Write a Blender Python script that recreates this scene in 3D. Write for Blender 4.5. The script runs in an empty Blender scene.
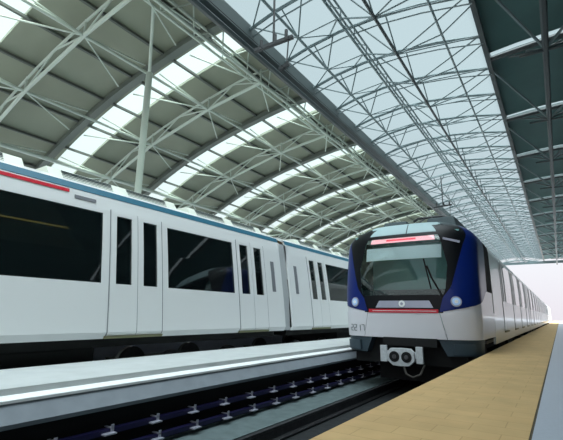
import bpy, bmesh, math
from mathutils import Vector, Matrix
R = math.radians
sc = bpy.context.scene
COL = sc.collection
# ------------------------------------------------------------------ camera
EYE = 1.65
def make_camera():
    f, cx, cy = 407.0, 281.5, 220.0
    Y = Vector((560 - cx, 318 - cy, f)).normalized()      # image-space direction of the track axis
    k = 0.015
    U = Vector((k, -1, (Y.y - k * Y.x) / Y.z)).normalized()
    X = Y.cross(U)
    if X.x < 0: X = -X
    # rows of world axes in camera (x right, y down, z forward) -> blender camera (x right, y up, -z forward)
    m = Matrix(((X.x, -X.y, -X.z), (Y.x, -Y.y, -Y.z), (U.x, -U.y, -U.z)))
    cam = bpy.data.cameras.new('camera'); o = bpy.data.objects.new('camera', cam)
    cam.sensor_width = 36; cam.lens = f / 563 * 36; cam.clip_end = 500
    o.matrix_world = Matrix.Translation((0, 0, EYE)) @ m.to_4x4()
    COL.objects.link(o); sc.camera = o
make_camera()
sc.view_settings.view_transform = 'Standard'; sc.view_settings.look = 'None'
sc.view_settings.gamma = 1; sc.view_settings.use_curve_mapping = False
sc.view_settings.exposure = 0.38
# ------------------------------------------------------------------ sky (bright overcast)
w = bpy.data.worlds.new('overcast'); sc.world = w; w.use_nodes = True
nt = w.node_tree; nt.nodes.clear()
out = nt.nodes.new('ShaderNodeOutputWorld'); bg = nt.nodes.new('ShaderNodeBackground')
tc = nt.nodes.new('ShaderNodeTexCoord'); sx = nt.nodes.new('ShaderNodeSeparateXYZ')
cr = nt.nodes.new('ShaderNodeValToRGB')
nt.links.new(tc.outputs['Generated'], sx.inputs[0]); nt.links.new(sx.outputs['Z'], cr.inputs[0])
cr.color_ramp.elements[0].position = 0.0; cr.color_ramp.elements[0].color = (.66, .63, .68, 1)
cr.color_ramp.elements[1].position = 0.45; cr.color_ramp.elements[1].color = (.86, .99, 1.0, 1)
nt.links.new(cr.outputs[0], bg.inputs[0]); bg.inputs[1].default_value = 1.0
nt.links.new(bg.outputs[0], out.inputs[0])
SKY = bg
sun = bpy.data.lights.new('sun', 'SUN'); sun.energy = 13.0; sun.angle = R(80); sun.color = (.97, 1, .98)
so = bpy.data.objects.new('sun', sun); so.rotation_euler = (R(12), R(16), 0); COL.objects.link(so)

# ------------------------------------------------------------------ materials
def lin(c):
    return tuple(((v / 255) / 12.92 if v / 255 <= .04045 else ((v / 255 + .055) / 1.055) ** 2.4) for v in c) + (1,)
def mat(name, rgb, rough=.5, metal=0, spec=.5, noise=0, nscale=5, coat=0, bump=0):
    m = bpy.data.materials.new(name); m.use_nodes = True; t = m.node_tree; b = t.nodes['Principled BSDF']
    c = lin(rgb); b.inputs['Base Color'].default_value = c
    b.inputs['Roughness'].default_value = rough; b.inputs['Metallic'].default_value = metal
    b.inputs['Specular IOR Level'].default_value = spec; b.inputs['Coat Weight'].default_value = coat
    if noise or bump:
        g = t.nodes.new('ShaderNodeNewGeometry'); n = t.nodes.new('ShaderNodeTexNoise'); n.inputs['Scale'].default_value = nscale
        n.inputs['Detail'].default_value = 5
        t.links.new(g.outputs['Position'], n.inputs['Vector'])
        if noise:
            r = t.nodes.new('ShaderNodeValToRGB')
            r.color_ramp.elements[0].position = .3; r.color_ramp.elements[1].position = .7
            r.color_ramp.elements[0].color = tuple(v * (1 - noise) for v in c[:3]) + (1,)
            r.color_ramp.elements[1].color = tuple(min(1, v * (1 + noise)) for v in c[:3]) + (1,)
            t.links.new(n.outputs[0], r.inputs[0]); t.links.new(r.outputs[0], b.inputs['Base Color'])
        if bump:
            bp = t.nodes.new('ShaderNodeBump'); bp.inputs['Strength'].default_value = bump; bp.inputs['Distance'].default_value = .02
            t.links.new(n.outputs[0], bp.inputs['Height']); t.links.new(bp.outputs[0], b.inputs['Normal'])
    return m
def emis(name, rgb, s):
    m = bpy.data.materials.new(name); m.use_nodes = True; b = m.node_tree.nodes['Principled BSDF']
    b.inputs['Base Color'].default_value = lin(rgb); b.inputs['Emission Color'].default_value = lin(rgb)
    b.inputs['Emission Strength'].default_value = s
    return m
def glassy(name, tint, transp, rough=.03, gloss_col=(1, 1, 1, 1), base=(.02, .03, .035, 1), ior=1.5):
    """see-through pane: dark diffuse + clear transmission + fresnel reflection"""
    m = bpy.data.materials.new(name); m.use_nodes = True; t = m.node_tree; t.nodes.clear()
    o = t.nodes.new('ShaderNodeOutputMaterial'); tr = t.nodes.new('ShaderNodeBsdfTransparent'); tr.inputs[0].default_value = tint
    d = t.nodes.new('ShaderNodeBsdfDiffuse'); d.inputs[0].default_value = base
    g = t.nodes.new('ShaderNodeBsdfGlossy'); g.inputs['Roughness'].default_value = rough; g.inputs[0].default_value = gloss_col
    m1 = t.nodes.new('ShaderNodeMixShader'); m1.inputs[0].default_value = transp
    t.links.new(d.outputs[0], m1.inputs[1]); t.links.new(tr.outputs[0], m1.inputs[2])
    f = t.nodes.new('ShaderNodeFresnel'); f.inputs[0].default_value = ior
    m2 = t.nodes.new('ShaderNodeMixShader'); t.links.new(f.outputs[0], m2.inputs[0])
    t.links.new(m1.outputs[0], m2.inputs[1]); t.links.new(g.outputs[0], m2.inputs[2]); t.links.new(m2.outputs[0], o.inputs[0])
    return m
def skyglass(name, tr_col, a):
    m = bpy.data.materials.new(name); m.use_nodes = True; t = m.node_tree; t.nodes.clear()
    o = t.nodes.new('ShaderNodeOutputMaterial'); tr = t.nodes.new('ShaderNodeBsdfTransparent'); tr.inputs[0].default_value = tr_col
    tl = t.nodes.new('ShaderNodeBsdfTranslucent'); tl.inputs[0].default_value = (.4, .44, .45, 1)
    m1 = t.nodes.new('ShaderNodeMixShader'); m1.inputs[0].default_value = a
    t.links.new(tl.outputs[0], m1.inputs[1]); t.links.new(tr.outputs[0], m1.inputs[2]); t.links.new(m1.outputs[0], o.inputs[0])
    return m

def tan_tiles():
    m = mat('tan_paver', (196, 152, 92), .7); t = m.node_tree; b = t.nodes['Principled BSDF']
    g = t.nodes.new('ShaderNodeNewGeometry'); mp = t.nodes.new('ShaderNodeMapping')
    br = t.nodes.new('ShaderNodeTexBrick'); br.inputs['Scale'].default_value = 1
    br.inputs['Brick Width'].default_value = .42; br.inputs['Row Height'].default_value = .21; br.inputs['Mortar Size'].default_value = .004
    br.inputs['Color1'].default_value = lin((228, 190, 134)); br.inputs['Color2'].default_value = lin((223, 184, 129)); br.inputs['Mortar'].default_value = lin((206, 166, 114))
    n = t.nodes.new('ShaderNodeTexNoise'); n.inputs['Scale'].default_value = 3; n.inputs['Detail'].default_value = 6
    mx = t.nodes.new('ShaderNodeMixRGB'); mx.blend_type = 'MULTIPLY'; mx.inputs[0].default_value = .35
    t.links.new(g.outputs['Position'], mp.inputs[0]); t.links.new(mp.outputs[0], br.inputs['Vector']); t.links.new(g.outputs['Position'], n.inputs['Vector'])
    t.links.new(br.outputs[0], mx.inputs[1]); t.links.new(n.outputs[0], mx.inputs[2]); t.links.new(mx.outputs[0], b.inputs['Base Color'])
    return m
M = dict(
    tan=tan_tiles(),
    floor=mat('grey_terrazzo', (176, 182, 196), .35, noise=.05, nscale=30),
    joint=mat('dark_joint', (88, 78, 62), .8),
    rubber=mat('black_rubber', (14, 15, 17), .7),
    wallside=mat('platform_wall_concrete', (40, 40, 40), .9, noise=.2),
    ballast=mat('track_bed_concrete', (30, 33, 36), .9, noise=.3, nscale=8, bump=.4),
    plinth=mat('pale_track_slab', (92, 106, 108), .85, noise=.15, nscale=6),
    deckpale=mat('pale_walkway_concrete', (192, 196, 196), .7, noise=.06, nscale=3),
    greyface=mat('grey_concrete_face', (134, 141, 149), .8, noise=.08, nscale=4),
    whitepaint=mat('white_painted_edge', (250, 252, 252), .5),
    steel=mat('rail_steel', (95, 95, 98), .35, .8, noise=.2, nscale=12),
    blue=mat('violet_blue_cable_duct', (20, 17, 62), .45),
    bracket=mat('galvanised_bracket', (176, 176, 190), .4, .3),
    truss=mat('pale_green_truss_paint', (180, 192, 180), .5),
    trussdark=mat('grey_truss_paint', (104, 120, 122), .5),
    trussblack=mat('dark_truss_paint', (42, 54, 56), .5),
    vault=mat('beige_vault_sheeting', (134, 140, 122), .75, noise=.06, nscale=.7),
    purlin=mat('dark_purlin', (84, 90, 84), .7),
    archgrey=mat('grey_arch_sheeting', (96, 104, 96), .6),
    gutter=mat('grey_gutter_steel', (54, 66, 66), .5, 0),
    canopy=mat('dark_canopy_sheeting', (60, 92, 90), .8, noise=.08, nscale=1),
    white=mat('white_car_paint', (232, 234, 234), .3, coat=.3),
    whitefront=mat('white_nose_paint', (230, 228, 234), .35, coat=.3),
    navy=mat('navy_blue_paint', (10, 36, 112), .35, spec=.3, coat=.12),
    black=mat('black_gloss_mask', (6, 8, 14), .4, spec=.25),
    blackm=mat('matt_black', (12, 13, 15), .8),
    under=mat('dark_underframe', (13, 17, 17), .75, noise=.3, nscale=4),
    grey=mat('grey_gangway_rubber', (176, 180, 182), .7),
    bumper=mat('slate_blue_bumper', (58, 74, 84), .55),
    roofgrey=mat('pale_teal_roof_cowl', (170, 196, 200), .45),
    darkroof=mat('dark_roof_shroud', (70, 84, 88), .6),
    teal=mat('teal_cantrail_stripe', (18, 98, 124), .4),
    red=mat('red_stripe', (205, 30, 50), .4),
    cream=mat('cream_roof_unit', (222, 226, 214), .5),
    yellow=mat('yellow_sill', (130, 128, 96), .6),
    cab=mat('teal_grey_cab_lining', (130, 184, 180), .7),
    blackside=mat('black_cab_side', (5, 6, 9), .7, spec=.08),
    silver=mat('silver_badge_panel', (176, 178, 196), .35, .3),
    interior=mat('dark_car_interior', (46, 52, 54), .7),
    seam=mat('grey_panel_seam', (120, 122, 128), .6),
    coupler=mat('pale_coupler_paint', (196, 200, 204), .5, noise=.12, nscale=20),
    hose=mat('brown_grey_hose', (62, 58, 54), .7),
    glass=glassy('dark_window_glass', (.30, .36, .36, 1), .6, base=(.008, .012, .014, 1), ior=1.8),
    wind=glassy('teal_windshield_glass', (.93, 1, .99, 1), .98, base=(.1, .2, .2, 1), ior=1.45),
    blind=mat('pale_sun_blind', (246, 246, 252), .6),
    display=emis('pink_destination_display', (245, 176, 186), .75),
    displed=emis('red_display_letters', (225, 70, 90), .8),
    lampglass=emis('lamp_lens', (150, 180, 215), .35),
    saloon=emis('warm_saloon_light', (255, 205, 110), 1.6),
    skyglass=skyglass('skylight_glazing', (.62, .655, .675, 1), .94),
    clearglass=skyglass('clear_strip_glazing', (.88, .92, .91, 1), .96),
    insul=mat('dark_insulator', (36, 40, 42), .5),
    text=mat('grey_number_lettering', (120, 126, 128), .6),
    ground=mat('pale_ground', (190, 188, 190), .9),
)
# ------------------------------------------------------------------ mesh helpers
class MB:
    def __init__(s): s.v = []; s.f = []
    def add(s, vs, fs):
        n = len(s.v); s.v += [tuple(v) for v in vs]; s.f += [tuple(i + n for i in f) for f in fs]; return s
    def box(s, x0, x1, y0, y1, z0, z1):
        v = [(x, y, z) for x in (x0, x1) for y in (y0, y1) for z in (z0, z1)]
        return s.add(v, [(0, 1, 3, 2), (4, 6, 7, 5), (0, 4, 5, 1), (2, 3, 7, 6), (0, 2, 6, 4), (1, 5, 7, 3)])
    def obox(s, p, q, w, h):
        """box beam from p to q, w wide, h high"""
        p = Vector(p); q = Vector(q); d = (q - p).normalized(); up = Vector((0, 0, 1))
        if abs(d.z) > .95: up = Vector((0, 1, 0))
        a = d.cross(up).normalized() * w / 2; b = a.cross(d).normalized() * h / 2
        v = [c + i * a + j * b for c in (p, q) for i, j in ((-1, -1), (1, -1), (1, 1), (-1, 1))]
        return s.add(v, [(0, 3, 2, 1), (4, 5, 6, 7), (0, 1, 5, 4), (1, 2, 6, 5), (2, 3, 7, 6), (3, 0, 4, 7)])
    def tube(s, pts, r, n=8):
        pts = [Vector(p) for p in pts]; rings = []
        for i, p in enumerate(pts):
            d = (pts[min(i + 1, len(pts) - 1)] - pts[max(i - 1, 0)]).normalized()
            up = Vector((0, 0, 1)) if abs(d.z) < .9 else Vector((1, 0, 0))
            a = d.cross(up).normalized(); b = d.cross(a)
            rings.append([p + r * (math.cos(2 * math.pi * j / n) * a + math.sin(2 * math.pi * j / n) * b) for j in range(n)])
        vs = [v for g in rings for v in g]; fs = []
        for i in range(len(rings) - 1):
            for j in range(n):
                fs.append((i * n + j, i * n + (j + 1) % n, (i + 1) * n + (j + 1) % n, (i + 1) * n + j))
        fs.append(tuple(range(n))[::-1]); fs.append(tuple(range((len(rings) - 1) * n, len(rings) * n)))
        return s.add(vs, fs)
    def extr(s, prof, y0, y1):
        """closed profile of (x, z) extruded along y"""
        n = len(prof)
        v = [(x, y0, z) for x, z in prof] + [(x, y1, z) for x, z in prof]
        return s.add(v, [tuple(range(n)), tuple(range(n, 2 * n))[::-1]] + [(i, i + n, (i + 1) % n + n, (i + 1) % n) for i in range(n)])
    def sheet(s, prof, y0, y1, th):
        """open profile (x, z) with thickness th (upwards/outwards), extruded"""
        up = []
        for i, (x, z) in enumerate(prof):
            a = prof[max(i - 1, 0)]; b = prof[min(i + 1, len(prof) - 1)]
            dx, dz = b[0] - a[0], b[1] - a[1]; l = math.hypot(dx, dz)
            nx, nz = -dz / l, dx / l
            if nz < 0: nx, nz = -nx, -nz
            up.append((x + nx * th, z + nz * th))
        return s.extr(list(prof) + up[::-1], y0, y1)
    def grid(s, rows, th=None):
        """rows of equal point count; closes into a thin solid along given normals if rows_in given"""
        nr, nc = len(rows), len(rows[0]); vs = [v for r in rows for v in r]
        fs = [(i * nc + j, i * nc + j + 1, (i + 1) * nc + j + 1, (i + 1) * nc + j) for i in range(nr - 1) for j in range(nc - 1)]
        if th is not None:
            N = nr * nc; inn = [v for r in th for v in r]; vs = vs + inn
            fs += [tuple(N + k for k in f[::-1]) for f in fs[:]]
            e = [(0 * nc + j, 0 * nc + j + 1) for j in range(nc - 1)] + [((nr - 1) * nc + j + 1, (nr - 1) * nc + j) for j in range(nc - 1)]
            e += [((i + 1) * nc, i * nc) for i in range(nr - 1)] + [(i * nc + nc - 1, (i + 1) * nc + nc - 1) for i in range(nr - 1)]
            fs += [(a, b, b + N, a + N) for a, b in e]
        return s.add(vs, fs)
    def build(s, name, m, parent=None, smooth=False, bevel=0):
        me = bpy.data.meshes.new(name); me.from_pydata(s.v, [], s.f); me.materials.append(m)
        bm = bmesh.new(); bm.from_mesh(me); bmesh.ops.recalc_face_normals(bm, faces=bm.faces)
        if bevel: bmesh.ops.bevel(bm, geom=list(bm.edges), offset=bevel, segments=2, affect='EDGES', profile=.6)
        bm.to_mesh(me); bm.free()
        if smooth:
            for p in me.polygons: p.use_smooth = True
            me.set_sharp_from_angle(angle=R(35))
        o = bpy.data.objects.new(name, me); COL.objects.link(o)
        if parent: o.parent = parent; o.matrix_parent_inverse = Matrix.Identity(4); o.location = -parent_world(parent)
        return o
def parent_world(p):
    v = Vector((0, 0, 0))
    while p is not None:
        v += Vector(p.location); p = p.parent
    return v
def thing(name, label, cat, loc=(0, 0, 0), group=None):
    o = bpy.data.objects.new(name, None); COL.objects.link(o); o.location = loc; o['label'] = label; o['category'] = cat
    if group: o['group'] = group
    return o
def tag(o, label, cat, group=None, kind=None):
    o['label'] = label; o['category'] = cat
    if group: o['group'] = group
    if kind: o['kind'] = kind
    return o
def struct(o, label=None):
    o['kind'] = 'structure'
    if label: o['label'] = label
    return o
ORD = ['nearest', 'second', 'third', 'fourth', 'fifth', 'sixth', 'seventh', 'eighth', 'ninth', 'tenth', 'eleventh', 'twelfth', 'thirteenth', 'fourteenth',
       'fifteenth', 'sixteenth', 'seventeenth', 'eighteenth', 'nineteenth', 'twentieth'] 
TENS = {2: 'twenty', 3: 'thirty'}
ONES = ['', 'first', 'second', 'third', 'fourth', 'fifth', 'sixth', 'seventh', 'eighth', 'ninth']
def ordn(i):
    if i < 20: return ORD[i]
    n = i + 1
    if n == 30: return 'thirtieth'
    if n == 40: return 'fortieth'
    return TENS[n // 10] + '-' + ONES[n % 10]
E = EYE
YEND = 74.0
# ================================================================== SETTING: ground, platforms, track beds
struct(MB().box(-60, 60, -20, 400, -1.6, -1.2).build('ground', M['ground']))
PZ = E - .78                                   # platform level
EX = -1.42                                     # platform edge
struct(MB().box(EX + .12, 9, -6, 130, -.6, PZ - .05).build('platform_base', M['wallside']))
struct(MB().box(EX, -.262, -6, 130, PZ - .05, PZ).build('floor_tan_paving', M['tan']))
struct(MB().box(-.262, -.245, -6, 130, PZ - .05, PZ - .004).build('floor_joint', M['joint']))
struct(MB().box(-.245, 9, -6, 130, PZ - .05, PZ).build('floor_grey_paving', M['floor']))
g = MB(); g.box(EX, EX + .12, -6, 130, PZ - .2, PZ - .051)
for k in range(90):
    y = 1 + k * .22; g.box(EX - .012, EX + .001, y, y + .13, PZ - .15, PZ - .07)
struct(g.build('platform_edge_strip', M['rubber']))
struct(MB().box(9.0, 9.3, -12, 40, -.6, E + 6.1).build('wall_right_unseen', M['canopy']))  # unseen dark wall, added to darken reflections in the white train's windows
# track bed and the stepped walkway between the tracks
struct(MB().box(-4.75, EX + .12, -6, 120, -.9, -.22).build('track_bed', M['ballast']))
struct(MB().extr([(-4.70, E - 1.68), (-3.95, E - 1.70), (-3.95, -.22), (-4.70, -.22)], -6, 120).build('track_plinth', M['plinth']))
struct(MB().extr([(-6.45, E - .80), (-4.86, E - .80), (-4.86, E - .87), (-4.90, E - .87), (-4.90, -.9), (-6.45, -.9)], -6, 120).build('walkway_deck', M['deckpale']))
struct(MB().extr([(-4.88, E - .868), (-4.86, E - .866), (-4.72, E - .895), (-4.72, E - .925), (-4.88, E - .925)], -6, 120).build('walkway_white_edge', M['whitepaint']))
struct(MB().extr([(-4.74, E - .93), (-4.60, E - 1.10), (-4.63, E - 1.15), (-4.74, E - 1.16), (-4.74, -.9), (-4.90, -.9), (-4.90, E - .93)], -6, 120).build('walkway_grey_face', M['greyface']))
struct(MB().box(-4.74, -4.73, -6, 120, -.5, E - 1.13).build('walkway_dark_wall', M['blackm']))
struct(MB().box(-9.7, -6.45, -6, 120, -.9, -.22).build('far_track_bed', M['ballast']))
struct(MB().box(-20, -9.75, -6, 84, -.9, PZ).build('far_platform', M['floor']))
def rail(x, label):
    top = 0.0
    p = [(-.07, -.20), (.07, -.20), (.07, -.185), (.012, -.16), (.012, -.05), (.035, -.035), (.035, -.002), (-.035, -.002), (-.035, -.035), (-.012, -.05), (-.012, -.16), (-.07, -.185)]
    return tag(MB().extr([(x + a, top + b) for a, b in p], -5, 119).build('running_rail', M['steel']), label, 'rail')
rail(-3.77, 'steel running rail beside the pale slab, under the left wheels of the facing train')
rail(-2.33, 'steel running rail close to the tan platform edge under the facing train')
rail(-8.77, 'steel running rail nearest the far platform under the long white train')
rail(-7.33, 'steel running rail beside the pale walkway under the long white train')
# cable ducts with brackets along the dark wall of the walkway
def duct(z, label, x=-4.64):
    t = thing('cable_duct', label, 'cable duct', (x, -5, z))
    MB().box(x - .04, x + .04, -5, 90, z - .03, z + .03).build('duct', M['blue'], t)
    first = None
    for k in range(60):
        y = 2.6 + k * .68
        if first is None:
            b = MB(); b.box(x + .04, x + .055, y, y + .035, z - .01, z + .075); b.box(x + .04, x + .12, y - .12, y + .035, z - .02, z - .005)
            b.box(x - .09, x + .055, y, y + .035, z + .03, z + .04)
            first = b.build('bracket', M['bracket'], t)
        else:
            c = first.copy(); c.parent = t; COL.objects.link(c); c.location = Vector(first.location) + Vector((0, k * .68, 0))
duct(E - 1.39, 'upper violet blue cable duct with metal brackets below the grey walkway face')
duct(E - 1.585, 'lower violet blue cable duct with metal brackets just above the pale track slab', -4.58)

# ================================================================== ROOF
BAY = 5.08; STRIP0 = 8.7
VP = [(-7.55, 8.62), (-8.9, 8.52), (-11.2, 8.12), (-13.0, 7.70), (-14.7, 7.15), (-16.2, 6.55), (-17.6, 5.85), (-19.0, 5.0), (-20.2, 4.05), (-21.2, 2.9)]
VP = [(x, z + E) for x, z in VP]
def smoothprof(p, n=3):
    o = []
    for i in range(len(p) - 1):
        a, b, c, d = p[max(i - 1, 0)], p[i], p[i + 1], p[min(i + 2, len(p) - 1)]
        for k in range(n):
            t = k / n
            o.append(tuple(.5 * (2 * b[j] + (c[j] - a[j]) * t + (2 * a[j] - 5 * b[j] + 4 * c[j] - d[j]) * t * t + (3 * b[j] - a[j] - 3 * c[j] + d[j]) * t ** 3) for j in (0, 1)))
    o.append(p[-1]); return o
VS = smoothprof(VP)
def vz(x):
    for (a, b), (c, d) in zip(VS, VS[1:]):
        if c <= x <= a: return b + (d - b) * (x - a) / (c - a)
    return VS[0][1] if x > VS[0][0] else VS[-1][1]
SW = 1.05                                      # width of a glazed strip
strips = [STRIP0 + BAY * k for k in range(-3, 13)]
edges = [-12.0]
for y in strips: edges += [y - SW / 2, y + SW / 2]
edges.append(YEND)
for k in range(len(edges) - 1):
    y0, y1 = edges[k], edges[k + 1]
    if k % 2: struct(MB().sheet(VS, y0, y1, .03).build('ceiling_roof_light', M['clearglass']))
    else: struct(MB().sheet(VS, y0, y1, .12).build('ceiling_vault_panel', M['vault'], smooth=True))
# purlins
PX = [-8.3, -9.9, -11.5, -13.1, -14.6, -16.1, -17.5, -18.8]
for i, x in enumerate(PX):
    z = vz(x) - .09
    tag(MB().box(x - .045, x + .045, -12, YEND, z - .02, z + .06).build('roof_purlin', M['purlin']), 'dark roof purlin under the beige vault, %s from the grey gutter beam' % ordn(i).replace('nearest', 'first'), 'purlin', 'purlins of the beige vault')
# dark arch beams at strip edges
for i, y in enumerate(strips[2:]):
    b = MB(); 
    pts = [(x, y - SW / 2 - .42, z - .16) for x, z in VS]
    for p, q in zip(pts, pts[1:]): b.obox(p, q, .26, .2)
    tag(b.build('arch_beam', M['archgrey']), 'grey curved beam alongside the %s glazed roof strip of the beige vault' % ordn(i), 'beam', 'arch beams beside the glazed strips')
# arch trusses
NX = [-7.9, -10.4, -13.6, -16.3, -19.2]        # bottom chord nodes
DEPTH = .62
def nod(x, y): return Vector((x, y, vz(x) - DEPTH))
ty = [5.25 + BAY * k for k in range(0, 14)]
for i, y in enumerate(ty):
    t = thing('arch_truss', 'pale tubular arch truss under the beige vault, %s in the row' % ordn(i), 'truss', (-8, y, 10), 'arch trusses under the beige vault')
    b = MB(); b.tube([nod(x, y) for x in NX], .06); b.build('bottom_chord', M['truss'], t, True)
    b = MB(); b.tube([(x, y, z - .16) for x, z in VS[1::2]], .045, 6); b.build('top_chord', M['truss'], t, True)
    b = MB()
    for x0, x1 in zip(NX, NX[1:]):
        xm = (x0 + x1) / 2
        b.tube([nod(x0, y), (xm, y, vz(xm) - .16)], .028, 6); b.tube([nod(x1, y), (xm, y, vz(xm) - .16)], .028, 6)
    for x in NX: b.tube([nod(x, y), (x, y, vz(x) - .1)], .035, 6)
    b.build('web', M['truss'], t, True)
    if i < 13:
        for x0, x1 in zip(NX[:4], NX[1:5]):
            xm = (x0 + x1) / 2; b = MB()
            for s in (-1, 1):
                b.tube([nod(x0, y), (x0 - .2, y + s * (BAY / 2 - .3), vz(x0 - .2) - .2)], .025, 6)
                b.tube([nod(x0, y), (xm, y + s * (BAY / 2 - .3), vz(xm) - .25)], .024, 6)
            b.build('brace', M['truss'], t, True)
for x, nm in ((-7.9, 'closest to the grey gutter beam'), (-10.4, 'meeting the tall column'), (-13.6, 'halfway down the vault'), (-16.3, 'low and just above the white train')):
    tag(MB().tube([(x, -11, vz(x) - DEPTH), (x, YEND, vz(x) - DEPTH)], .05 if x > -16 else .085, 8).build('long_chord', M['truss'], smooth=True), 'pale longitudinal roof tube ' + nm, 'roof tube')
# gutter beam between vault and skylight
GX, GZ = -7.35, E + 8.5
gb = thing('gutter_beam', 'large grey gutter beam running between beige vault and glazed roof', 'beam', (GX, 0, GZ))
MB().extr([(GX - .18, GZ - .16), (GX + .10, GZ - .22), (GX + .22, GZ - .10), (GX + .22, GZ + .42), (GX - .18, GZ + .42)], -11.5, YEND).build('trough', M['gutter'], gb)
MB().tube([(GX + .16, -11.5, GZ - .36), (GX + .16, YEND, GZ - .36)], .07, 8).build('lower_pipe', M['trussblack'], gb, True)
b = MB(); b.tube([(GX - .62, -11.5, GZ - .12), (GX - .62, YEND, GZ - .12)], .05, 6); b.tube([(GX - .9, -11.5, GZ - .4), (GX - .9, YEND, GZ - .4)], .045, 6)
k = 0; y = -11.0
while y < YEND - 1:
    b.tube([(GX - .32, y, GZ + .1), (GX - .9, y + .64, GZ - .4), (GX - .32, y + 1.27, GZ + .1)], .028, 5); y += 1.27
b.build('side_lattice', M['truss'], gb, True)
# tall column on the far platform
cl = thing('column', 'tall pale steel column standing behind the white train', 'column', (-10.35, 7.5, PZ))
MB().tube([(-10.35, 7.5, PZ), (-10.35, 7.5, vz(-10.35) - DEPTH)], .105, 12).build('shaft', M['truss'], cl, True)
MB().tube([(-10.35, 7.5, vz(-10.35) - DEPTH), (-8.6, 6.15, vz(-8.6) - .1)], .05, 8).build('strut', M['truss'], cl, True)
# glazed roof over the right hand track
GP = smoothprof([(-7.22, E + 8.86), (-6.2, E + 9.10), (-5.0, E + 9.24), (-3.7, E + 9.22), (-2.4, E + 9.05), (-1.05, E + 8.75)], 2)
def gz(x):
    for (a, b), (c, d) in zip(GP, GP[1:]):
        if a <= x <= c: return b + (d - b) * (x - a) / (c - a)
    return GP[-1][1]
struct(MB().sheet(GP, -12, YEND, .03).build('ceiling_glazed_roof', M['skyglass'], smooth=True))
rows = [-7.6 + 2.04 * k for k in range(7, 40)]
LX = [(-5.98, .5, .045, 'trussdark'), (-4.6, .5, .045, 'trussdark'), (-3.45, .9, .05, 'trussblack'), (-2.05, .5, .035, 'trussdark')]
for i, y in enumerate(rows):
    t = thing('glazing_truss', 'grey tubular cross truss under the glazed roof, %s in the row' % ordn(i), 'truss', (-4, y, gz(-4)), 'cross trusses under the glazed roof')
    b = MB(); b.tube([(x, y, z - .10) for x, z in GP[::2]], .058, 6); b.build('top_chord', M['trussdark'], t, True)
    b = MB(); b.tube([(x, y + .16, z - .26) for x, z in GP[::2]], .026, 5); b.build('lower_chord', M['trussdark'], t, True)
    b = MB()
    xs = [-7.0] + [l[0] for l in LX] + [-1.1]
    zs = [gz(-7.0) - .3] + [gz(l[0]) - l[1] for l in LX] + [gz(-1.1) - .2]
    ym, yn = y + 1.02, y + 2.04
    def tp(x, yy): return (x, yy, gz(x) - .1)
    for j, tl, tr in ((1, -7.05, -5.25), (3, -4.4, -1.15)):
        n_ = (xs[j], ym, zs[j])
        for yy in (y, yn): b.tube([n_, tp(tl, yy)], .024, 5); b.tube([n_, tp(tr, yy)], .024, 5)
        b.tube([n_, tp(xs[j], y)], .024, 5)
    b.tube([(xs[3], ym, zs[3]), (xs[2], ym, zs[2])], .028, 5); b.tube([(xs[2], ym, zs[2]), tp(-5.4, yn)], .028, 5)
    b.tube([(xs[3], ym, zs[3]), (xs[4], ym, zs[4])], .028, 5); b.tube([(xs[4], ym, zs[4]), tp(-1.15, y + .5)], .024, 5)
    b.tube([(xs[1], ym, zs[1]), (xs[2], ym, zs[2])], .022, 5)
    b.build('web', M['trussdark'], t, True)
nm = ['left, beside the gutter beam', 'left of centre', 'dark, hanging lowest', 'right, towards the dark canopy']
for (x, d, r, m_), n_ in zip(LX, nm):
    tag(MB().tube([(x, -11, gz(x) - d), (x, YEND, gz(x) - d)], r, 8).build('long_chord', M[m_], smooth=True), 'longitudinal tube under the glazed roof, ' + n_, 'roof tube')
t = thing('triple_chord', 'bundle of slim tubes laced together along the glazed roof', 'roof tube', (-4.5, 0, gz(-4.5)))
for dx, dz in ((.22, .12), (.22, -.16)): MB().tube([(-4.6 + dx, -11, gz(-4.6) - .55 + dz), (-4.6 + dx, YEND, gz(-4.6) - .55 + dz)], .035, 6).build('tube', M['trussdark'], t, True)
b = MB(); y = -10
while y < YEND - 1:
    b.tube([(-4.6, y, gz(-4.6) - .55), (-4.38, y + .5, gz(-4.6) - .43), (-4.6, y + 1.0, gz(-4.6) - .55)], .018, 4); y += 1.0
b.build('lacing', M['trussdark'], t, True)
# dark canopy over the platform with glazed slots in line with the strips
CP = [(-1.0, E + 8.72), (1.0, E + 8.85), (3.2, E + 8.55), (5.5, E + 7.9), (7.8, E + 6.9), (9.5, E + 5.7)]
CP = smoothprof(CP, 2)
cs = [14.2 + 5.3 * k for k in range(0, 11)]
def cz(x):
    for (a, b), (c, d) in zip(CP, CP[1:]):
        if a <= x <= c: return b + (d - b) * (x - a) / (c - a)
    return CP[-1][1]
ce = [-12.0]
for y in cs: ce += [y - .22, y + .22]
ce.append(YEND)
for k in range(len(ce) - 1):
    if k % 2: struct(MB().sheet(CP, ce[k], ce[k + 1], .03).build('ceiling_canopy_slot_glass', M['skyglass']))
    else: struct(MB().sheet(CP, ce[k], ce[k + 1], .14).build('ceiling_canopy_panel', M['canopy'], smooth=True))
struct(MB().box(-1.12, -.98, -12, YEND, E + 8.5, E + 8.95).build('trim_canopy_edge', M['trussblack']))
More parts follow.
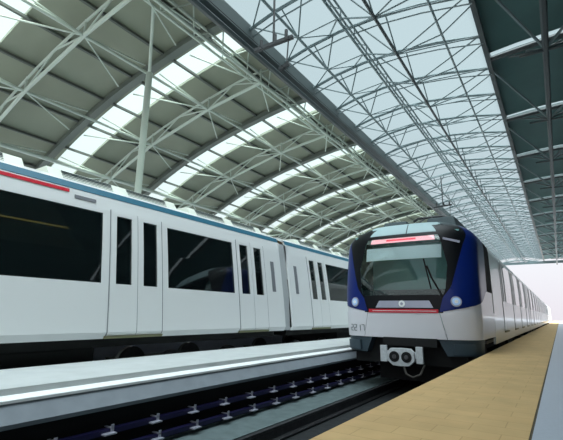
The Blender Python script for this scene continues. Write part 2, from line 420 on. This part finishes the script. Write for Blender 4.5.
for i, y in enumerate(cs):
    t = thing('canopy_truss', 'dark canopy truss beside a glazed slot above the platform, %s in the row' % ordn(i), 'truss', (1, y, E + 8), 'canopy trusses over the platform')
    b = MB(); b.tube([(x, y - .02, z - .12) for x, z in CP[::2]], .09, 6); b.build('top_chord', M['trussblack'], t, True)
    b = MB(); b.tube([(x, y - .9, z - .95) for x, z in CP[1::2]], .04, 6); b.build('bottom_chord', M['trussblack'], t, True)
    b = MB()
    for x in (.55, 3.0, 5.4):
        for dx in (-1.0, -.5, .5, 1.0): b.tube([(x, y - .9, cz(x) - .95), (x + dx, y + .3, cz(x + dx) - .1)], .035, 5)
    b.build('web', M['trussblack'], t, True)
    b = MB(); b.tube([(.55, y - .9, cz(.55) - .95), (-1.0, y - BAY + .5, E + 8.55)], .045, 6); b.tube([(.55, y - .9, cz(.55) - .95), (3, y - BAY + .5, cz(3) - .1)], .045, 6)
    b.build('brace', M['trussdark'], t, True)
tag(MB().tube([(.55, -11, cz(.55) - .95), (.55, YEND, cz(.55) - .95)], .09, 6).build('long_chord', M['trussblack'], smooth=True), 'dark longitudinal tube below the canopy above the platform', 'roof tube')
# end arch of the hall
t = thing('end_arch', 'pale grey arched end frame at the far end of the hall', 'arch', (-3, YEND, E + 8))
b = MB(); b.tube([(x, YEND + .2, z - .5) for x, z in GP[::2]] , .12, 6); b.build('arch', M['trussdark'], t, True)
b = MB(); b.box(-21, 9.5, YEND + .1, YEND + .3, E + 8.1, E + 8.5); b.build('tie_beam', M['trussdark'], t)
# catenary supports
def catenary(y, x=-5.5, z=E + 6.9, lab=''):
    t = thing('catenary_support', lab, 'catenary support', (x, y, z))
    MB().tube([(x, y, z + .15), (x, y, gz(x) - .2)], .03, 6).build('hanger_rod', M['insul'], t, True)
    b = MB(); b.obox((x - .55, y - .1, z), (x + .55, y + .1, z + .12), .1, .09); b.build('cross_arm', M['insul'], t)
    for dx in (-.4, .05, .4): MB().tube([(x + dx, y, z + .05), (x + dx, y, z + .32)], .045, 8).build('insulator', M['insul'], t, True)
    b = MB(); b.tube([(x + .42, y + .08, z + .05), (x + .36, y + .08, z - .75)], .02, 5); b.obox((x + .2, y, z - .78), (x + .5, y, z - .7), .08, .1); b.build('drop_arm', M['insul'], t)
catenary(7.7, lab='dark catenary support with insulators hanging from the glazed roof, nearest')
catenary(27.0, lab='dark catenary support with insulators above the roof of the facing train')
tag(MB().tube([(-5.14, -8, E + 6.1), (-5.14, 70, E + 6.1)], .009, 4).build('contact_wire', M['insul'], smooth=True), 'thin overhead contact wire hung from the dark catenary supports', 'wire')

# ================================================================== TRAINS
PROF = [(1.52, 1.19), (1.58, 1.30), (1.54, 1.7), (1.49, 2.13), (1.40, 2.8), (1.30, 3.45), (1.25, 3.70), (1.18, 3.86), (.95, 3.97), (.6, 4.03), (0, 4.05)]
def px_at(prof, z):
    for (a, b), (c, d) in zip(prof, prof[1:]):
        if b <= z <= d: return a + (c - a) * (z - b) / (d - b)
    return prof[-1][0]
def car_shell(t, xc, y0, y1, side, openings, zb, zt, prof, wall_mat, name='car_body'):
    """hollow car body; the side facing the photographer has real window openings"""
    b = MB(); s = side
    def seg(z0, z1, ya, yb):
        zs = [z0] + [p[1] for p in prof if z0 < p[1] < z1] + [z1]
        pr = [(xc + s * px_at(prof, z), z) for z in zs]
        inner = [(x - s * .06, z) for x, z in pr]
        b.extr(pr + inner[::-1], ya, yb)
    zl, zh = prof[0][1], prof[-4][1]
    seg(zl, zb, y0, y1); seg(zt, zh, y0, y1)
    ys = [y0] + [v for o in openings for v in o] + [y1]
    for i in range(0, len(ys), 2): seg(zb, zt, ys[i], ys[i + 1])
    # far side, roof
    far = [(xc - s * p[0], p[1]) for p in prof]; inn = [(x + s * .06, z) for x, z in far]
    b.extr(far + inn[::-1], y0, y1)
    near = [(xc + s * p[0], p[1]) for p in prof if p[1] >= prof[-4][1] - .01]
    b.extr(near + [(x, z - .07) for x, z in near[::-1]], y0, y1)
    b.box(xc - 1.36, xc + 1.36, y0, y1, prof[0][1], prof[0][1] + .07)
    for y in (y0, y1 - .06): b.box(xc - 1.3, xc + 1.3, y, y + .06, prof[0][1], 3.7)
    return b.build(name, wall_mat, t)
def side_patch(xc, s, prof, ya, yb, z0, z1, off, th=.02):
    zs = [z0] + [p[1] for p in prof if z0 < p[1] < z1] + [z1]
    o = [(xc + s * (px_at(prof, z) + off), z) for z in zs]; i = [(x - s * th, z) for x, z in o]
    return MB().extr(o + i[::-1], ya, yb)
def car_side(t, xc, s, prof, y0, y1, doors, windows, zb, zt, detail=True):
    for yc in doors:
        for sg in (-1, 1):
            ya, yb = (yc - .58, yc - .008) if sg < 0 else (yc + .008, yc + .58)
            ga, gb_ = (yc - .47, yc - .13) if sg < 0 else (yc + .13, yc + .47)
            m = MB()
            for za, zz, a, c in ((1.24, zb, ya, yb), (zt, 3.52, ya, yb), (zb, zt, ya, ga), (zb, zt, gb_, yb)):
                m.add(*((lambda q: (q.v, q.f))(side_patch(xc, s, prof, a, c, za, zz, .014, .02))))
            d = m.build('door', M['white'], t)
            side_patch(xc, s, prof, ga, gb_, zb, zt, -.012, .012).build('door_window', M['glass'], d)
        side_patch(xc, s, prof, yc - .62, yc + .62, 1.19, 1.235, .035, .05).build('door_sill', M['yellow'], t)
        for yy in (yc, yc - .595, yc + .595): side_patch(xc, s, prof, yy - .008, yy + .008, 1.24, 3.5, .006, .012).build('door_seal', M['seam'], t)
    for a, c in windows:
        w_ = side_patch(xc, s, prof, a, c, zb, zt, -.004, .014).build('window', M['glass'], t)
def underframe(t, xc, s, y0, y1, z1, bog):
    MB().box(xc - 1.25, xc + 1.25, y0 + .1, y1 - .1, z1 - .16, z1 + .01).build('underframe', M['under'], t)
    for k, yy in enumerate([y0 + 3.6 + 3.1 * i for i in range(int((y1 - y0 - 6) / 3.1))]):
        MB().box(xc - 1.2, xc + 1.2, yy, yy + 2.3, z1 - .62, z1 - .16).build('equipment_box', M['under'], t, bevel=.03)
    for yy in bog:
        b = MB(); b.box(xc - 1.05, xc + 1.05, yy - 1.4, yy + 1.4, .38, .58); bo = b.build('bogie', M['blackm'], t)
        for dy in (-.95, .95):
            for sx_ in (-.72, .72):
                pts = [(xc + sx_ - .06, yy + dy, .42), (xc + sx_ + .06, yy + dy, .42)]
                MB().tube(pts, .415, 20).build('wheel', M['steel'], bo, True)
ZB, ZT = 2.13, 3.40
# ---- long white train on the left
XL = -8.05
lt = thing('metro_train', 'long white metro train with black windows and teal cantrail stripe at far platform', 'train', (XL, 10, 0))
pitch = 3.595
cars = [(-7.7, 9.95, [8.54 - pitch * k for k in range(0, 5)]), (10.36, 28.0, [12.15 + pitch * k for k in range(0, 5)]), (28.4, 46.0, [30.2 + pitch * k for k in range(5)]), (46.4, 64.0, [48.2 + pitch * k for k in range(5)])]
for ci, (y0, y1, doors) in enumerate(cars):
    doors = sorted(doors); wins = [(a + .75, c - .75) for a, c in zip(doors, doors[1:])]
    ops = sorted(wins + [v for d in doors for v in ((d - .47, d - .13), (d + .13, d + .47))])
    car_shell(lt, XL, y0, y1, 1, ops, ZB, ZT, PROF, M['white'])
    car_side(lt, XL, 1, PROF, y0, y1, doors, wins, ZB, ZT)
    side_patch(XL, 1, PROF, y0, y1, 3.73, 3.85, .012, .02).build('cantrail_stripe', M['teal'], lt)
    MB().box(XL + .2, XL + .23, y0 + .5, y1 - .5, 3.22, 3.245).build('saloon_light', M['saloon'], lt)
    MB().box(XL - 1.3, XL + 1.3, y0 + .1, y1 - .1, 1.26, 1.30).build('saloon_floor', M['interior'], lt)
    MB().box(XL - 1.36, XL - 1.30, y0 + .1, y1 - .1, 1.3, 3.7).build('saloon_lining', M['interior'], lt)
    underframe(lt, XL, 1, y0, y1, 1.19, [y0 + 2.4, y1 - 2.4])
    if ci:
        MB().extr([(XL - 1.2, 1.2), (XL + 1.48, 1.2), (XL + 1.42, 2.2), (XL + 1.2, 3.72), (XL - 1.1, 3.72)], cars[ci - 1][1] + .02, y0 - .02).build('gangway', M['grey'], lt)
    # small grilles at the car ends
    for ye in (y0 + .32, y1 - .52):
        if ye > 5: side_patch(XL, 1, PROF, ye, ye + .16, 2.25, 3.1, .008, .01).build('end_handrail_recess', M['seam'], lt)
    # roof units
    k = 0; y = y0 + 1.1
    while y < y1 - 3:
        u = MB().extr([(XL + .3, 3.98), (XL + .36, 4.12), (XL + .86, 4.12), (XL + 1.02, 3.92)], y, y + 2.9).build('roof_unit', M['cream'], lt)
        g = MB()
        for j in range(5): g.obox((XL + .89 + .024 * j, y + .25, 4.095 - .036 * j), (XL + .89 + .024 * j, y + 1.25, 4.095 - .036 * j), .02, .014); g.obox((XL + .89 + .024 * j, y + 1.6, 4.095 - .036 * j), (XL + .89 + .024 * j, y + 2.6, 4.095 - .036 * j), .02, .014)
        g.build('louvre', M['darkroof'], u); y += 3.3
side_patch(XL, 1, PROF, -7.6, 3.55, 3.64, 3.70, .012, .02).build('red_stripe', M['red'], lt)
side_patch(XL, 1, PROF, 3.65, 4.05, 3.56, 3.62, .012, .02).build('side_lamp', M['seam'], lt)

# ---- facing train on the right
XR = -3.05; D = 9.6; HW = 1.62
rt = thing('metro_train', 'facing metro train with navy blue and white nose beside tan platform', 'train', (XR, D + 2, 0))
# plan curve, arc-length parametrised
_pl = []
for i in range(401):
    u = i / 400; x = math.sin(u * math.pi / 2) ** (2 / 3.0) if i else 0; c = max(0, math.cos(u * math.pi / 2)) ** (2 / 3.0)
    _pl.append((HW * x, .85 * (1 - c)))
_al = [0]
for p, q in zip(_pl, _pl[1:]): _al.append(_al[-1] + math.hypot(q[0] - p[0], q[1] - p[1]))
LA = _al[-1]
def plan(a):
    s = -1 if a < 0 else 1; a = abs(a)
    if a >= LA: return s * HW, .85 + a - LA
    lo, hi = 0, 400
    while hi - lo > 1:
        m_ = (lo + hi) // 2
        if _al[m_] <= a: lo = m_
        else: hi = m_
    t_ = (a - _al[lo]) / (_al[hi] - _al[lo] + 1e-9)
    return s * (_pl[lo][0] + t_ * (_pl[hi][0] - _pl[lo][0])), _pl[lo][1] + t_ * (_pl[hi][1] - _pl[lo][1])
def wfac(z):
    if z < 1.7: return .985 + .015 * (z - 1.1) / .6
    if z < 3.3: return 1.0
    t_ = min(1, (z - 3.3) / .62); return 1 - .33 * t_ ** 2.6
def lean(z):
    return .13 * max(0, z - 2.0) ** 1.5 + (1.3 * (z - 3.5) ** 2 if z > 3.5 else 0) + .06 * max(0, 1.7 - z)
def S(a, z, off=0):
    x, s = plan(a); e = .01
    x1, s1 = plan(a + e); tx, ts = x1 - x, s1 - s; l = math.hypot(tx, ts) + 1e-9
    nx, ny = ts / l, -tx / l
    if nx * x < 0 and abs(x) > .2: nx, ny = -nx, -ny
    if ny > .3: nx, ny = -nx, -ny
    fade = max(0, 1 - max(0, abs(a) - LA) / .8)
    return Vector((XR + x * wfac(z) + nx * off, D + s + lean(z) * (fade if abs(a) > LA else 1) + ny * off, z))
def patch(name, m, la, ra, z0, z1, off=0, nz=10, na=14, th=.025, parent=None):
    """la/ra: number or function of z giving arc-length bounds"""
    f = lambda v, z: v(z) if callable(v) else v
    ro, ri = [], []
    for i in range(nz + 1):
        z = z0 + (z1 - z0) * i / nz; a0, a1 = f(la, z), f(ra, z)
        ro.append([S(a0 + (a1 - a0) * j / na, z, off) for j in range(na + 1)])
        ri.append([S(a0 + (a1 - a0) * j / na, z, off - th) for j in range(na + 1)])
    return MB().grid(ro, ri).build(name, m, parent or rt, True)
def lerp(pts):
    def f(z):
        if z <= pts[0][0]: return pts[0][1]
        for (a, b), (c, d) in zip(pts, pts[1:]):
            if z <= c: return b + (d - b) * (z - a) / (c - a)
        return pts[-1][1]
    return f
ws = lerp([(2.05, .92), (2.25, 1.0), (2.8, 1.06), (3.6, .88)])          # windshield half-width
# lower nose
seam = lerp([(1.15, .97), (1.74, .83)])
patch('nose_panel', M['whitefront'], lambda z: -seam(z), seam, 1.15, 1.72)
bl = []                                                                # blue/white boundary rises around the corner
def bz(a): a = abs(a); return 1.74 + (.16 * max(0, min(1, (a - .83) / .9))) + .34 * max(0, min(1, (a - 1.6) / 1.1)) ** 1.5
def colpatch(name, m, a0, a1, zlo, zhi, off=0, n=20, nz=12, th=.025, parent=None):
    """columns in a with zlo(a)..zhi(a)"""
    ro, ri = [], []
    for j in range(n + 1):
        a = a0 + (a1 - a0) * j / n
        z0 = zlo(a) if callable(zlo) else zlo; z1 = zhi(a) if callable(zhi) else zhi
        ro.append([S(a, z0 + (z1 - z0) * i / nz, off) for i in range(nz + 1)]); ri.append([S(a, z0 + (z1 - z0) * i / nz, off - th) for i in range(nz + 1)])
    return MB().grid(ro, ri).build(name, m, parent or rt, True)
for s in (-1, 1):
    patch('nose_corner_panel', M['whitefront'], lambda z: s * (seam(z) + .012), s * 4.0, 1.15, 1.74, na=30)
    colpatch('nose_shoulder', M['whitefront'], s * .84, s * 3.9, 1.735, lambda a: bz(a) + .03, off=-.012)
    # navy mask pillar
    inner = lerp([(1.74, .84), (2.05, .93), (2.3, 1.12), (3.3, 1.42), (3.55, 1.55), (3.86, 1.62)])
    def outer(z):
        a = .9
        while a < 2.9 and bz(a) <= z: a += .02
        return a if a < 2.88 else 2.88 + .12 * (z - 2.2)
    _o = lerp([(1.74, 1.2), (1.9, 1.9), (2.05, 2.5), (2.3, 2.85), (3.0, 3.0), (3.8, 3.5)])
    def zlo(a): return bz(a)
    cols_hi = 3.74
    patch('navy_pillar', M['navy'], lambda z: s * inner(z), lambda z: s * outer(z), 1.745, 3.80, off=.006, nz=44, na=26)
    # black glossy triangle between windshield and navy
    patch('black_pillar_trim', M['black'], lambda z: s * (ws(z) if z < 3.55 else ws(z)), lambda z: s * inner(z), 2.05, 3.82, off=.002, nz=24, na=10)
    colpatch('cab_side_window', M['blackside'], s * 1.9, s * 3.95, lambda a: bz(a) + .02, 3.72, off=-.006, n=20)
    if s > 0: MB().obox(S(.98, 3.43, .012), S(1.34, 3.33, .012), .05, .05).build('trim_reflection', M['silver'], rt)  # pale bar modelled in place of a reflection on the black trim
    # head lamp
    c0 = S(s * 1.20, 1.97, .012); n0 = (S(s * 1.20, 1.97, .1) - c0).normalized()
    hl = MB().tube([c0 - n0 * .05, c0 + n0 * .012], .115, 20).build('head_lamp', M['silver'], rt, True)
    MB().tube([c0, c0 + n0 * .02], .085, 20).build('lens', M['lampglass'], hl, True)
    MB().tube([c0 + n0 * .01, c0 + n0 * .03], .04, 16).build('bulb', M['whitepaint'], hl, True)
# windshield and the dark frame around it
patch('windshield', M['wind'], lambda z: -ws(z), ws, 2.1, 3.56, off=0, nz=16, na=20, th=.012)
patch('windshield_sill', M['black'], lambda z: -max(.84, ws(z)), lambda z: max(.84, ws(z)), 1.72, 2.12, off=.001, nz=6)
patch('windshield_header', M['black'], -.97, .97, 3.54, 3.62, off=.001, nz=3)
# destination display and blind behind the glass
dp = patch('destination_display', M['display'], -.80, .80, 3.42, 3.53, off=-.03, nz=2, na=16)
patch('lettering', M['displed'], -.38, .36, 3.455, 3.50, off=-.024, nz=1, na=12, th=.004, parent=dp)
patch('sun_blind', M['blind'], -.92, .94, 2.98, 3.30, off=-.05, nz=3, na=16)
# cab interior
MB().box(XR - 1.3, XR + 1.3, D + 1.7, D + 1.76, 1.3, 3.6).build('cab_wall', M['cab'], rt)
b = MB(); b.extr([(XR - 1.15, 1.9), (XR + 1.15, 1.9), (XR + 1.05, 2.26), (XR - 1.05, 2.26)], D + .3, D + .95); b.build('dashboard', M['interior'], rt)
MB().box(XR - 1.3, XR + 1.3, D + .5, D + 1.7, 3.62, 3.66).build('cab_ceiling', M['cab'], rt)
# red band, badge
patch('red_band', M['red'], lambda z: -.80, .82, 1.715, 1.80, off=.016, nz=3)
patch('red_band_white_line', M['whitefront'], -.7, .78, 1.752, 1.764, off=.02, nz=1)  # thin white line splitting the red into a double band
bd = patch('badge_panel', M['silver'], lambda z: -(.62 - .6 * (z - 1.83)), lambda z: .72 - .5 * (z - 1.83), 1.83, 1.99, off=.014, nz=4)
c0 = S(0.03, 1.92, .03)
MB().tube([c0, c0 + Vector((0, -.012, 0))], .075, 20).build('emblem', M['whitepaint'], bd, True)
MB().tube([c0 + Vector((0, -.01, 0)), c0 + Vector((0, -.018, 0))], .032, 14).build('emblem_center', M['silver'], bd, True)
# number on the left corner
def glyph(mb, ch, a, z, w_, h):
    segs = {'A': ((0, 1), (1, 1)), 'B': ((1, 1), (1, .5)), 'C': ((1, .5), (1, 0)), 'D': ((0, 0), (1, 0)), 'E': ((0, 0), (0, .5)), 'F': ((0, .5), (0, 1)), 'G': ((0, .5), (1, .5))}
    table = {'2': 'ABGED', '1': 'BC', '7': 'ABC', '4': 'FGBC', '0': 'ABCDEF'}
    for sg in table[ch]:
        (u0, v0), (u1, v1) = segs[sg]; p = S(a + u0 * w_, z + v0 * h, .012); q = S(a + u1 * w_, z + v1 * h, .012)
        mb.tube([p, q], .008, 4)
for i, ch in enumerate('2217'):
    tb = MB(); glyph(tb, ch, -1.40 + .12 * i, 1.28, .075, .14); tb.build('number_digit', M['text'], rt)
# wiper
b = MB(); b.tube([S(.92, 2.1, .03), S(.72, 2.5, .04), S(.62, 2.78, .04)], .022, 6); b.tube([S(.70, 2.25, .035), S(.55, 2.95, .035)], .016, 6)
b.build('wiper', M['blackm'], rt, True)
# roof cowl
cw = []
for zz in (3.60, 3.66, 3.72, 3.78, 3.84, 3.88, 3.92): cwh = .95 if zz < 3.8 else .95 + (zz - 3.8) * 3.6; cw.append([S(-cwh + 2 * cwh * j / 24, zz) for j in range(25)])
for k in range(1, 5):
    cw.append([Vector((XR + (v.x - XR), v.y + k * .5, 3.92 + .02 * k)) for v in cw[6]])
MB().grid(cw, [[v - Vector((0, 0, .04)) for v in r] for r in cw]).build('roof_cowl', M['roofgrey'], rt, True)
patch('cowl_seam', M['darkroof'], lambda z: .12 + .1 * (z - 3.6), lambda z: .15 + .1 * (z - 3.6), 3.62, 3.90, off=.006, nz=4, na=2)
for s in (-1, 1):      # rounded roof shoulder
    rows_ = []
    for zz in (3.74, 3.80, 3.85, 3.89, 3.92): rows_.append([S(s * (1.2 + 2.8 * j / 20), zz) for j in range(21)])
    rows_.append([Vector((XR, v.y, 3.94)) for v in rows_[-1]])
    MB().grid(rows_, [[v - Vector((0, 0, .04)) for v in r] for r in rows_]).build('roof_shoulder', M['navy'] if False else M['darkroof'], rt, True)
# bumpers below nose
for s in (-1, 1):
    bp = patch('corner_bumper', M['bumper'], lambda z: s * (.78 + .5 * (1.15 - z)), s * 2.2, .80, 1.14, off=-.03, nz=3, na=14, th=.2)
    patch('step_box', M['bumper'], s * 1.1, s * 1.55, .84, 1.06, off=.03, nz=2, na=6, th=.1, parent=bp)
MB().box(XR - 1.3, XR + 1.3, D + .35, D + 3.2, .55, 1.16).build('nose_underframe', M['blackm'], rt)
b = MB(); b.box(XR - .45, XR + .75, D - .02, D + .4, .98, 1.16); b.build('coupler_beam', M['blackm'], rt)
# coupler
Y0 = D - .32
XC = XR + .03
cp = MB()
ol = [(-.30, .86), (-.22, .94), (.0, .95), (.22, .94), (.30, .86), (.30, .68), (.18, .58), (.05, .57), (-.05, .57), (-.18, .58), (-.30, .68)]
cp.extr([(XC + a, b_) for a, b_ in ol], Y0, Y0 + .12)
cpo = cp.build('coupler_head', M['coupler'], rt, bevel=.012)
for dx in (-.135, .135):
    MB().tube([(XC + dx, Y0 - .012, .765), (XC + dx, Y0 + .03, .765)], .115, 20).build('coupler_socket', M['blackm'], cpo, True)
    b = MB(); b.tube([(XC + dx, Y0 - .03, .765), (XC + dx, Y0 - .01, .765)], .045, 14); b.build('coupler_pin', M['steel'], cpo, True)
MB().box(XC - .12, XC + .12, Y0 + .12, D + .4, .66, .86).build('coupler_shank', M['blackm'], cpo)
for s in (-1, 1):
    lg = MB().box(XC + s * .40 - .075, XC + s * .40 + .075, Y0 + .05, Y0 + .12, .64, .99).build('coupler_lug', M['coupler'], cpo, bevel=.01)
    MB().box(min(XC + s * .28, XC + s * .36), max(XC + s * .28, XC + s * .36), Y0 + .07, Y0 + .11, .74, .88).build('lug_arm', M['coupler'], cpo)
MB().tube([(XC + .05, Y0 + .05, .58), (XC + .12, Y0 - .02, .42), (XC + .26, Y0 - .02, .36), (XC + .40, Y0 + .05, .42), (XC + .46, Y0 + .2, .6)], .025, 8).build('coupler_hose', M['hose'], cpo, True)
MB().box(XR - .9, XR + .9, D + .9, D + 1.0, .12, .55).build('obstacle_guard', M['blackm'], rt)
# cars of the facing train
PR = [(1.57, .95), (1.59, 1.3), (1.6, 1.7), (1.6, 2.8), (1.575, 3.42), (1.50, 3.62), (1.40, 3.74), (1.10, 3.86), (.6, 3.93), (0, 3.95)]
rc = [(D + 2.9, D + 18.0, [15.3 + pitch * k for k in range(4)]), (28.0, 45.6, [29.8 + pitch * k for k in range(5)]), (46.0, 63.6, [47.8 + pitch * k for k in range(5)]), (64.0, 81.6, [65.8 + pitch * k for k in range(5)]), (82.0, 99.6, [83.8 + pitch * k for k in range(5)])]
for ci, (y0, y1, doors) in enumerate(rc):
    wins = [(a + .75, c - .75) for a, c in zip(doors, doors[1:])]
    ops = sorted(wins + [v for d in doors for v in ((d - .47, d - .13), (d + .13, d + .47))])
    car_shell(rt, XR, y0, y1, 1, ops, ZB, ZT, PR, M['white'])
    car_side(rt, XR, 1, PR, y0, y1, doors, wins, ZB, ZT)
    MB().box(XR - 1.3, XR + 1.3, y0 + .1, y1 - .1, 1.26, 1.30).build('saloon_floor', M['interior'], rt)
    underframe(rt, XR, 1, y0, y1, .95, [max(y0, 12) + 1.2, y1 - 2.4])
    if ci: MB().box(XR - 1.3, XR + 1.3, rc[ci - 1][1], y0, 1.2, 3.66).build('gangway', M['grey'], rt)
# roof shrouds and pantograph of the facing train
def shroud(x0, x1, y0, y1, z1, name='roof_shroud'):
    b = MB(); b.add([(x0, y0, 3.93), (x1, y0, 3.93), (x1, y1, 3.93), (x0, y1, 3.93), (x0 + .12, y0 + .15, z1), (x1 - .12, y0 + .15, z1), (x1 - .12, y1 - .15, z1), (x0 + .12, y1 - .15, z1)],
                    [(0, 3, 2, 1), (4, 5, 6, 7), (0, 1, 5, 4), (1, 2, 6, 5), (2, 3, 7, 6), (3, 0, 4, 7)])
    return b.build(name, M['darkroof'], rt, bevel=.03)
shroud(XR - 1.25, XR - .35, D + 2.2, D + 4.2, 4.42)
shroud(XR + .05, XR + 1.0, D + 2.2, D + 4.6, 4.42)
pg = MB().box(XR - .5, XR + .02, D + 3.4, D + 4.4, 4.0, 4.08).build('pantograph', M['insul'], rt)
b = MB()
for s in (-1, 1):
    b.tube([(XR - .2 + s * .2, D + 4.3, 4.08), (XR - .3 + s * .15, D + 3.4, 4.5), (XR - .25 + s * .12, D + 4.2, 4.85)], .03, 6)
b.tube([(XR - .75, D + 4.2, 4.78), (XR - .6, D + 4.2, 4.87), (XR + .2, D + 4.2, 4.87), (XR + .35, D + 4.2, 4.78)], .045, 6)
b.build('pantograph_arm', M['insul'], pg, True)
